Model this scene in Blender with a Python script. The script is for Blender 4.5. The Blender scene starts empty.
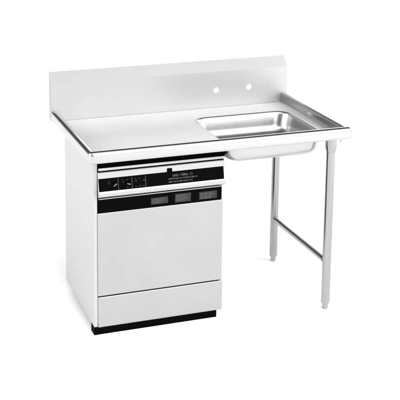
import bpy, bmesh, math, random
from mathutils import Vector
random.seed(4)
S = bpy.context.scene
COL = S.collection
R = math.radians

# ------------------------------------------------------------------ camera (rising-front view camera: lens shift)
cam_d = bpy.data.cameras.new('camera')
cam = bpy.data.objects.new('camera', cam_d); COL.objects.link(cam)
cam.location = (-1.089, -3.953, 2.238)
cam.rotation_euler = (R(90 - 10.193), 0, R(-17.441))
cam_d.sensor_width = 36; cam_d.lens = 1023.19 / 400 * 36
cam_d.shift_x = (200 - 124.38) / 400
cam_d.shift_y = (11.43 - 200) / 400
cam_d.clip_end = 200
S.camera = cam
S.view_settings.view_transform = 'Standard'; S.view_settings.look = 'None'
S.view_settings.exposure = 0; S.view_settings.gamma = 1

# ------------------------------------------------------------------ world: a white studio, with added dark zones
w = bpy.data.worlds.new('World'); S.world = w; w.use_nodes = True
nt = w.node_tree; N = nt.nodes; L = nt.links
bg = N['Background']
tc = N.new('ShaderNodeTexCoord'); sep = N.new('ShaderNodeSeparateXYZ')
L.new(tc.outputs['Generated'], sep.inputs[0])
def smooth(sock, a, b, lo=0.0, hi=1.0):
    m = N.new('ShaderNodeMapRange'); m.interpolation_type = 'SMOOTHSTEP'; L.new(sock, m.inputs[0])
    m.inputs[1].default_value = a; m.inputs[2].default_value = b; m.inputs[3].default_value = lo; m.inputs[4].default_value = hi
    return m.outputs[0]
def mul(*s):
    o = s[0]
    for q in s[1:]:
        m = N.new('ShaderNodeMath'); m.operation = 'MULTIPLY'; L.new(o, m.inputs[0]); L.new(q, m.inputs[1]); o = m.outputs[0]
    return o
X, Y, Z = sep.outputs
# dark zones added for the steel to reflect: high behind the object, behind it to the left, and in front to the left
high = mul(smooth(Y, -.42, -.05), smooth(Z, .50, .60))
left = mul(smooth(Y, .30, .45), smooth(X, .02, -.10), smooth(X, -.75, -.6), smooth(Z, .60, .50))
front = mul(smooth(Y, -.10, -.25), smooth(X, -.12, -.25), smooth(X, -.90, -.78), smooth(Z, .62, .50))
o = high
for q in (left, front):
    mx = N.new('ShaderNodeMath'); mx.operation = 'MAXIMUM'; L.new(o, mx.inputs[0]); L.new(q, mx.inputs[1]); o = mx.outputs[0]
lev = smooth(o, 0, 1, 2.55, .12)
L.new(lev, bg.inputs[1]); bg.inputs[0].default_value = (1, 1, 1, 1)

def area(name, loc, target, size, power):
    d = bpy.data.lights.new(name, 'AREA'); d.shape = 'SQUARE'; d.size = size; d.energy = power
    o = bpy.data.objects.new(name, d); COL.objects.link(o); o.location = loc
    o.rotation_euler = (Vector(target) - Vector(loc)).to_track_quat('-Z', 'Y').to_euler()
    return o
area('key_softbox', (1.6, -6.6, 4.4), (.9, .6, .2), 3.0, 210)
area('side_softbox', (5.5, -3.0, 3.0), (1.0, .6, .2), 2.0, 200)
area('left_fill', (-5.6, .9, 3.6), (-.4, .3, 0), 2.5, 225)  # added fill lamp for the floor left of the cabinet

# ------------------------------------------------------------------ materials
def mat(name): 
    m = bpy.data.materials.new(name); m.use_nodes = True
    return m, m.node_tree.nodes, m.node_tree.links, m.node_tree.nodes['Principled BSDF']

def steel(name, base, rough, scale=(1, 1, 1), var=.03, bump=.02, metallic=1.0):
    m, n, l, p = mat(name)
    p.inputs['Metallic'].default_value = metallic
    t = n.new('ShaderNodeTexCoord'); mp = n.new('ShaderNodeMapping'); mp.inputs['Scale'].default_value = scale
    l.new(t.outputs['Object'], mp.inputs[0])
    g = n.new('ShaderNodeTexNoise'); g.inputs['Scale'].default_value = 60; g.inputs['Detail'].default_value = 4
    l.new(mp.outputs[0], g.inputs['Vector'])
    big = n.new('ShaderNodeTexNoise'); big.inputs['Scale'].default_value = 5; big.inputs['Detail'].default_value = 2
    l.new(t.outputs['Object'], big.inputs['Vector'])
    r = n.new('ShaderNodeMapRange'); l.new(g.outputs['Fac'], r.inputs[0])
    r.inputs[1].default_value = .3; r.inputs[2].default_value = .7
    r.inputs[3].default_value = rough * .94; r.inputs[4].default_value = rough * 1.06
    l.new(r.outputs[0], p.inputs['Roughness'])
    ad = n.new('ShaderNodeMath'); ad.operation = 'ADD'; l.new(g.outputs['Fac'], ad.inputs[0]); l.new(big.outputs['Fac'], ad.inputs[1])
    c = n.new('ShaderNodeMapRange'); l.new(ad.outputs[0], c.inputs[0])
    c.inputs[1].default_value = .7; c.inputs[2].default_value = 1.3
    c.inputs[3].default_value = base * (1 - var); c.inputs[4].default_value = base * (1 + var)
    cc = n.new('ShaderNodeCombineColor')
    for i in range(3): l.new(c.outputs[0], cc.inputs[i])
    l.new(cc.outputs[0], p.inputs['Base Color'])
    b = n.new('ShaderNodeBump'); b.inputs['Strength'].default_value = bump; b.inputs['Distance'].default_value = .002
    l.new(g.outputs['Fac'], b.inputs['Height']); l.new(b.outputs[0], p.inputs['Normal'])
    return m

def plain(name, base, rough, spec=.5, var=.08):
    m, n, l, p = mat(name)
    t = n.new('ShaderNodeTexCoord'); g = n.new('ShaderNodeTexNoise'); g.inputs['Scale'].default_value = 25
    l.new(t.outputs['Object'], g.inputs['Vector'])
    c = n.new('ShaderNodeMapRange'); l.new(g.outputs['Fac'], c.inputs[0])
    c.inputs[3].default_value = base * (1 - var); c.inputs[4].default_value = min(1, base * (1 + var))
    cc = n.new('ShaderNodeCombineColor')
    for i in range(3): l.new(c.outputs[0], cc.inputs[i])
    l.new(cc.outputs[0], p.inputs['Base Color'])
    p.inputs['Roughness'].default_value = rough; p.inputs['Specular IOR Level'].default_value = spec
    return m

M = {
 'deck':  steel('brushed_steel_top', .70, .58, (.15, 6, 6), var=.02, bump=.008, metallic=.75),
 'rim':   steel('polished_steel_rim', .47, .20, (1, 1, 1), var=.02, bump=.006),
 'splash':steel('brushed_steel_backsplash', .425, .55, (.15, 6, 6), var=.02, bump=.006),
 'bowl':  steel('drawn_steel_bowl', .47, .30, (1, 1, 1), var=.02, bump=.006),
 'panel': steel('brushed_steel_panel', .385, .42, (6, 6, .15), var=.03, bump=.012),
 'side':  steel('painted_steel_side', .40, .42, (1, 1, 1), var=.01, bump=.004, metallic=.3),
 'tube':  steel('steel_tube', .355, .22, (6, 6, .2), var=.02, bump=.006),
 'trim':  steel('steel_trim', .44, .25, (.15, 6, 6), var=.02, bump=.006),
 'black': plain('black_gloss_panel', .0012, .4, .02),
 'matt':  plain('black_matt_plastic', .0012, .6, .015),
 'shell':plain('dark_unseen_shell', .035, .8, .1),  # dark tone chosen for its reflection in the legs
 'mark':  plain('pale_printing', .14, .6, .2),
 'faint': plain('faint_printing', .06, .6, .2),
 'label': plain('grey_label', .014, .5, .3),
 'floor': plain('white_studio_floor', .96, .9, .0, var=.005),
}

# ------------------------------------------------------------------ helpers
def link(name, bm, m, parent=None, sharp=35, bevel=0, solid=0, prints=()):
    """one mesh object; vertices are given in world space and moved to the parent's base"""
    if parent is not None:
        base = parent.matrix_basis.translation.copy(); q = parent.parent
        while q: base += q.matrix_basis.translation; q = q.parent
        bmesh.ops.translate(bm, verts=bm.verts, vec=-base)
    bmesh.ops.recalc_face_normals(bm, faces=bm.faces)
    me = bpy.data.meshes.new(name); bm.to_mesh(me); n0 = len(me.polygons)
    me.materials.append(M[m])
    for i, (pb, pm) in enumerate(prints):     # printing belongs to the part's own mesh
        if parent is not None: bmesh.ops.translate(pb, verts=pb.verts, vec=-base)
        bmesh.ops.recalc_face_normals(pb, faces=pb.faces)
        for f in pb.faces: f.material_index = i + 1
        t = bpy.data.meshes.new('t'); pb.to_mesh(t); bm.from_mesh(t); bpy.data.meshes.remove(t); pb.free()
        me.materials.append(M[pm])
    if prints: bm.to_mesh(me)
    bm.free()
    me.polygons.foreach_set('use_smooth', [True] * len(me.polygons))
    me.set_sharp_from_angle(angle=R(sharp))
    o = bpy.data.objects.new(name, me); COL.objects.link(o)
    if parent is not None: o.parent = parent
    if solid:
        s = o.modifiers.new('sheet', 'SOLIDIFY'); s.thickness = solid; s.offset = 0
        s = o.modifiers.new('sheet_edges', 'EDGE_SPLIT'); s.split_angle = R(sharp)
    if bevel:
        b = o.modifiers.new('edge', 'BEVEL'); b.width = bevel; b.segments = 3; b.limit_method = 'ANGLE'
        b.angle_limit = R(40); b.harden_normals = True
    return o

def box(x0, x1, y0, y1, z0, z1, bm=None):
    bm = bm or bmesh.new()
    v = [bm.verts.new((x, y, z)) for x in (x0, x1) for y in (y0, y1) for z in (z0, z1)]
    for f in ((0,1,3,2), (4,6,7,5), (0,4,5,1), (2,3,7,6), (0,2,6,4), (1,5,7,3)): bm.faces.new([v[i] for i in f])
    return bm

def prism(prof, x0, x1, bm=None):
    """closed yz profile pulled along x"""
    bm = bm or bmesh.new()
    a = [bm.verts.new((x0, y, z)) for y, z in prof]; b = [bm.verts.new((x1, y, z)) for y, z in prof]
    n = len(prof)
    for i in range(n): bm.faces.new((a[i], a[(i+1) % n], b[(i+1) % n], b[i]))
    bm.faces.new(a); bm.faces.new(b[::-1])
    return bm

def lathe(prof, c, axis='Z', seg=32, bm=None):
    """profile of (radius, height) turned about an axis through c"""
    bm = bm or bmesh.new(); rings = []
    for r, h in prof:
        ring = []
        for k in range(seg):
            a = 2 * math.pi * k / seg; u, v = r * math.cos(a), r * math.sin(a)
            p = (u, v, h) if axis == 'Z' else (v, h, u)
            ring.append(bm.verts.new((c[0]+p[0], c[1]+p[1], c[2]+p[2])))
        rings.append(ring)
    for A, B in zip(rings, rings[1:]):
        for k in range(seg): bm.faces.new((A[k], A[(k+1) % seg], B[(k+1) % seg], B[k]))
    bm.faces.new(rings[0][::-1]); bm.faces.new(rings[-1])
    return bm

def rrect(x0, x1, y0, y1, r, z, seg=10):
    pts = []
    for cx, cy, a0 in ((x1-r, y1-r, 0), (x0+r, y1-r, 90), (x0+r, y0+r, 180), (x1-r, y0+r, 270)):
        for k in range(seg + 1):
            a = R(a0 + 90 * k / seg); pts.append((cx + r * math.cos(a), cy + r * math.sin(a), z))
    return pts

def thing(name, label, cat, loc):
    o = bpy.data.objects.new(name, None); COL.objects.link(o)
    o.location = loc; o.empty_display_size = .1; o['label'] = label; o['category'] = cat
    return o

# ------------------------------------------------------------------ setting
bm = bmesh.new()
bmesh.ops.create_grid(bm, x_segments=1, y_segments=1, size=45)
fl = link('floor', bm, 'floor'); fl['kind'] = 'structure'

# ------------------------------------------------------------------ dish table
W, D, H, DK = 1.243, .679, .900, .846        # width, depth, top of the rim, level of the top
ST = .132                                     # height of the backsplash face above the rim
table = thing('dish_table', 'stainless steel dish table with sink bowl, tall backsplash and two tube legs', 'dish table', (.62, .36, 0))

# sink bowl: rings lofted from a soft lip down to the floor
bx0, bx1, by0, by1 = .668, 1.156, .098, .520
def ring(inset, z, r): return rrect(bx0+inset, bx1-inset, by0+inset, by1-inset, max(r-inset*.5, .02), z)
prof = [(-.012, DK, .062), (-.008, DK-.0006, .062), (-.004, DK-.003, .062), (-.001, DK-.007, .062), (.001, DK-.014, .062), (.010, DK-.052, .064)]
for k in range(1, 9):
    a = R(90 * k / 8); prof.append((.010 + .048 * (1 - math.cos(a)), DK - .052 - .050 * math.sin(a), .066))
prof += [(.11, DK-.1035, .085), (.17, DK-.105, .10)]
bm = bmesh.new(); rings = [[bm.verts.new(p) for p in ring(*q)] for q in prof]
n = len(rings[0])
for A, B in zip(rings, rings[1:]):
    for k in range(n): bm.faces.new((A[k], A[(k+1) % n], B[(k+1) % n], B[k]))
bm.faces.new(rings[-1])
bowl = link('sink_bowl', bm, 'bowl', table, sharp=60, solid=.0012)

# flat top with the bowl's opening cut out
RB = .044                                     # the rim takes this much of the top
def fill(outer, holes):
    bm = bmesh.new(); ed = []
    for loop in [outer] + holes:
        v = [bm.verts.new(p) for p in loop]
        ed += [bm.edges.new((v[i], v[(i+1) % len(v)])) for i in range(len(v))]
    bmesh.ops.triangle_fill(bm, use_beauty=True, use_dissolve=False, edges=ed)
    return bm
bm = fill([(RB, RB, DK), (W-RB, RB, DK), (W-RB, D-.0025, DK), (RB, D-.0025, DK)], [ring(*prof[0])])
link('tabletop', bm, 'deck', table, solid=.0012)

# rolled rim round the front and both sides
def rim_profile():
    pr = [(-RB, DK), (-.0415, DK+.001), (-.0385, DK+.0045), (-.0365, DK+.010)]
    pr += [(-.0335, DK+.024)]
    cx, cz, r = -.0172, H-.0172, .0172
    for k in range(0, 15):
        a = R(170 - k * 170 / 14); pr.append((cx + r * math.cos(a), cz + r * math.sin(a)))
    pr += [(0, .858)]
    for k in range(1, 9):
        a = R(-k * 20); pr.append((-.009 + .009 * math.cos(a), .856 + .009 * math.sin(a)))
    return pr
RP = rim_profile(); RC = .022
def rim_row(o):
    rows = [(-o, D)]
    for cx, cy, sx, a0 in ((RC, RC, 0, 180), (W-RC, RC, W, 270)):
        for k in range(9):
            a = R(a0 + 90 * k / 8)
            if RC + o > 0: rows.append((cx + (RC+o) * math.cos(a), cy + (RC+o) * math.sin(a)))
            else: rows.append((-o if sx == 0 else W+o, -o))
    rows.append((W+o, D))
    return rows
bm = bmesh.new(); grid = []
for o_, z_ in RP: grid.append([bm.verts.new((x, y, z_)) for x, y in rim_row(o_)])
for A, B in zip(grid, grid[1:]):
    for k in range(len(A)-1):
        bm.faces.new((A[k], A[k+1], B[k+1], B[k]))
bmesh.ops.remove_doubles(bm, verts=bm.verts, dist=1e-5)
link('rim', bm, 'rim', table, sharp=50, solid=.0012)

# backsplash: face with two tap holes, sloped top and short back return
hol = []
for hx, hz in ((.851, .936), (1.030, .939)):
    hol.append([(hx + .0145 * math.cos(2*math.pi*k/28), D, hz + .0145 * math.sin(2*math.pi*k/28)) for k in range(28)])
zt, yb, zb = H+ST, D+.044, H+ST+.049
bm = fill([(0, D, DK+.0025), (W, D, DK+.0025), (W, D, zt), (0, D, zt)], hol)
def strip(bm, prof, x0, x1):
    a = [bm.verts.new((x0, y, z)) for y, z in prof]; b = [bm.verts.new((x1, y, z)) for y, z in prof]
    for i in range(len(prof)-1): bm.faces.new((a[i], a[i+1], b[i+1], b[i]))
cove = [(D-.0025, DK), (D-.0022, DK-.004), (D, DK-.004), (D, DK+.0025)]   # seam between top and backsplash
strip(bm, cove, RB, W-RB)
strip(bm, [(D, zt), (yb, zb), (yb+.0010, zb-.0012), (yb+.0010, zb-.06)], 0, W)
for x in (0, W):
    bm.faces.new([bm.verts.new((x, y, z)) for y, z in ((D, DK+.0025), (D, zt), (yb, zb), (yb+.0010, zb-.0012), (yb+.0010, DK+.0025))])
bmesh.ops.remove_doubles(bm, verts=bm.verts, dist=1e-5)
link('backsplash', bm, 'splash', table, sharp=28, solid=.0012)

# sink drain
dc = ((bx0+bx1)/2, (by0+by1)/2, DK-.105)
bm = lathe([(.046, .0012), (.046, .003), (.038, .004), (.034, .002), (.030, .0012)], dc)
dr = link('drain', bm, 'tube', table)
bm = bmesh.new()
for i in range(-2, 3):
    for j in range(-2, 3):
        if i*i + j*j < 6: lathe([(.0032, .0013), (.0032, .0018)], (dc[0]+i*.010, dc[1]+j*.010, dc[2]), seg=10, bm=bm)
link('drain_hole', bm, 'matt', dr)

# legs: socket under the top, tube, bullet foot
LX, LYF, LYB = 1.170, .071, .634
for ly in (LYF, LYB):
    leg = link('leg', lathe([(.019, .030), (.0205, .034), (.0205, DK-.03)], (LX, ly, 0)), 'tube', table)
    link('leg_socket', lathe([(.0215, .772), (.0240, .778), (.0265, .800), (.0265, DK-.004)], (LX, ly, 0)), 'tube', leg)
    link('foot', lathe([(.0085, 0), (.012, .002), (.0135, .012), (.0135, .030), (.0175, .0305), (.0175, .036)], (LX, ly, 0)), 'tube', leg)
ry = [LYF+.018, LYB-.018]
bm = lathe([(.0150, ry[0]), (.0150, ry[1])], (LX, 0, .236), axis='Y', seg=24)
cb = link('crossbar', bm, 'tube', table)
for y0 in (ry[0], ry[1]-.006):
    link('weld_collar', lathe([(.0168, y0), (.0168, y0+.006)], (LX, 0, .236), axis='Y', seg=24), 'tube', cb)
bm = lathe([(.003, .829), (.0042, .831), (.0042, .842), (.0075, .842), (.0075, .8505)], (1.196, .030, 0), seg=6)
link('bolt', bm, 'tube', table)

# ------------------------------------------------------------------ dishwasher
X0, X1, YF, YB = .058, .672, .145, .659
dw = thing('dishwasher', 'steel fronted undercounter dishwasher with black control panel under the dish table', 'dishwasher', (.36, .40, 0))
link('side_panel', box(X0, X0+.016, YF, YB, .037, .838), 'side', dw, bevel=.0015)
link('unseen_shell', box(X1-.022, X1-.006, YF+.02, YB, .037, .77, box(X0+.017, X1-.023, YB-.02, YB-.002, .037, .80)), 'shell', dw, bevel=.0015)  # unseen right flank and back, made dark so the legs reflect dark
link('inner_tub', box(X0+.018, X1-.024, YF+.03, YB-.022, .06, .765), 'matt', dw)
link('gap_shade', box(X0+.018, X1+.006, YF+.004, YF+.06, .778, .832), 'matt', dw, bevel=.002)  # black strip standing in for the shade in the gap under the rim
link('top_trim', prism([(YF-.004, .7780), (YF-.006, .774), (YF-.004, .7665), (YF+.05, .7665), (YF+.05, .7775)], X0+.020, X1+.003), 'trim', dw)
link('trim_gap', box(X0+.022, X1-.002, YF+.003, YF+.045, .760, .7662), 'matt', dw)

# console: leaning face that runs out to a lip, black panel let into it
cz0, cz1 = .646, .7595
yt, yl = YF-.004, YF-.022
console = link('console', prism([(YF+.04, cz1), (yt+.003, cz1), (yt, cz1-.003), (yt-.002, .734), (yl+.003, .672), (yl, .668), (yl, .653), (yl+.004, cz0+.002), (yl+.008, cz0), (YF+.006, cz0+.003), (YF+.04, cz0+.003)], X0+.017, X1), 'trim', dw, bevel=.0008)
def face_y(z): return (yt-.002) + (yl+.003 - (yt-.002)) * (.734 - z) / (.734 - .672)
pz0, pz1 = .6755, .7315
def on_face(x0, x1, z0, z1, bm, t=.0004):
    a, b = face_y(z0)-.0018, face_y(z1)-.0018
    v = [bm.verts.new(p) for p in ((x0, a, z0), (x1, a, z0), (x1, b, z1), (x0, b, z1), (x0, a-t, z0), (x1, a-t, z0), (x1, b-t, z1), (x0, b-t, z1))]
    for f in ((0,1,2,3), (4,5,6,7), (0,1,5,4), (1,2,6,5), (2,3,7,6), (3,0,4,7)): bm.faces.new([v[i] for i in f])
def scribble(bm, x0, x1, z, h, wmin, wmax, put):
    """rows of tiny strokes: the printing is too small to read in the photograph"""
    x = x0; cw = h * .62; t = max(h * .17, .0007)
    while x < x1:
        end = min(x + random.uniform(wmin, wmax) + cw, x1)
        while x + cw * .7 < end:
            k = random.random(); lo, hi = z - h/2, z + h/2
            if k < .75: put(x, x+t, lo, hi, bm)
            if k > .45: put(x+t*1.05, x+cw*.72, hi-t, hi, bm)
            if .25 < k < .9: put(x+t*1.05, x+cw*.72, z-t/2, z+t/2, bm)
            if k < .3 or k > .8: put(x+t*1.05, x+cw*.72, lo, lo+t, bm)
            x += cw
        x += cw * .6
b1 = bmesh.new(); b2 = bmesh.new()
for x in (.166, .229, .292): on_face(x-.0012, x+.0012, .676, .726, b2)
scribble(b1, .420, .515, .7145, .0095, .02, .04, on_face)
scribble(b1, .400, .540, .7005, .0062, .012, .03, on_face)
scribble(b1, .400, .515, .6875, .0062, .012, .03, on_face)
for x in (.120, .185, .205, .245, .262, .280):
    for z in (.716, .707, .684): 
        if random.random() < .7: on_face(x, x+random.uniform(.004, .010), z, z+.0025, b2)
panel = link('control_panel', prism([(face_y(pz1), pz1), (face_y(pz1)-.0018, pz1-.0006), (face_y(pz0)-.0018, pz0+.0006), (face_y(pz0), pz0)], .0775, X1-.007), 'black', console, prints=((b1, 'mark'), (b2, 'faint')))
def pointer(cx, cz, ang, ln):
    bm = lathe([(.011, 0), (.011, -.006), (.009, -.008)], (cx, face_y(cz)-.0019, cz), axis='Y', seg=28)
    k = link('selector_knob', bm, 'black', panel)
    bm = bmesh.new(); ca, sa = math.cos(ang), math.sin(ang); y = face_y(cz)-.0103
    q = [(-ln, -.0022), (ln, -.0030), (ln, .0030), (-ln, .0022)]
    a = [bm.verts.new((cx + u*ca - v*sa, y, cz + u*sa + v*ca)) for u, v in q]
    b = [bm.verts.new((cx + u*ca - v*sa, y+.0006, cz + u*sa + v*ca)) for u, v in q]
    bm.faces.new(a); bm.faces.new(b)
    for i in range(4): bm.faces.new((a[i], a[(i+1) % 4], b[(i+1) % 4], b[i]))
    link('pointer_mark', bm, 'mark', k)
pointer(.150, .702, R(40), .009); pointer(.212, .701, R(-20), .008)
# latch button standing on the console's top edge
link('latch', prism([(yt-.004, .748), (yt-.008, .742), (yt-.009, .728), (yt-.003, .728)], .396, .418), 'matt', console, bevel=.001)

# door: black label band above a plain steel panel
door = link('door', box(.074, X1-.004, YF-.004, YF+.028, .1835, .572), 'panel', dw, bevel=.003)
band = link('label_band', box(.0745, X1-.010, YF-.002, YF+.028, .5735, .643), 'black', door, bevel=.001)
link('grip_edge', prism([(YF-.004, .639), (YF-.004, .635), (YF-.002, .633), (YF-.001, .639)], .079, .664), 'tube', band)
def on_band(x0, x1, z0, z1, bm): box(x0, x1, YF-.0030, YF-.0022, z0, z1, bm)
for x0, x1, z0, z1 in ((.322, .402, .585, .616), (.436, .512, .582, .622), (.552, .638, .583, .618)):
    bm = bmesh.new(); z = z1 - .008
    while z > z0 + .004:
        scribble(bm, x0+.006, x1-random.uniform(.008, .03), z, .0046, .008, .022, on_band); z -= .0075
    link('label', box(x0, x1, YF-.0024, YF-.0015, z0, z1), 'label', band, prints=((bm, 'mark'),))
kp = link('lower_panel', box(.074, X1, YF-.004, YF+.022, .034, .1785), 'panel', dw, bevel=.004)
link('kick_plate', box(X0+.010, .646, YF-.001, YF+.03, 0, .0335), 'matt', dw, bevel=.001)
link('base_foot', box(X0-.001, X0+.0155, YF-.002, YF+.05, 0, .0365, box(X0+.0165, X0+.021, YF-.003, YF+.02, .0337, .056)), 'matt', dw, bevel=.001)
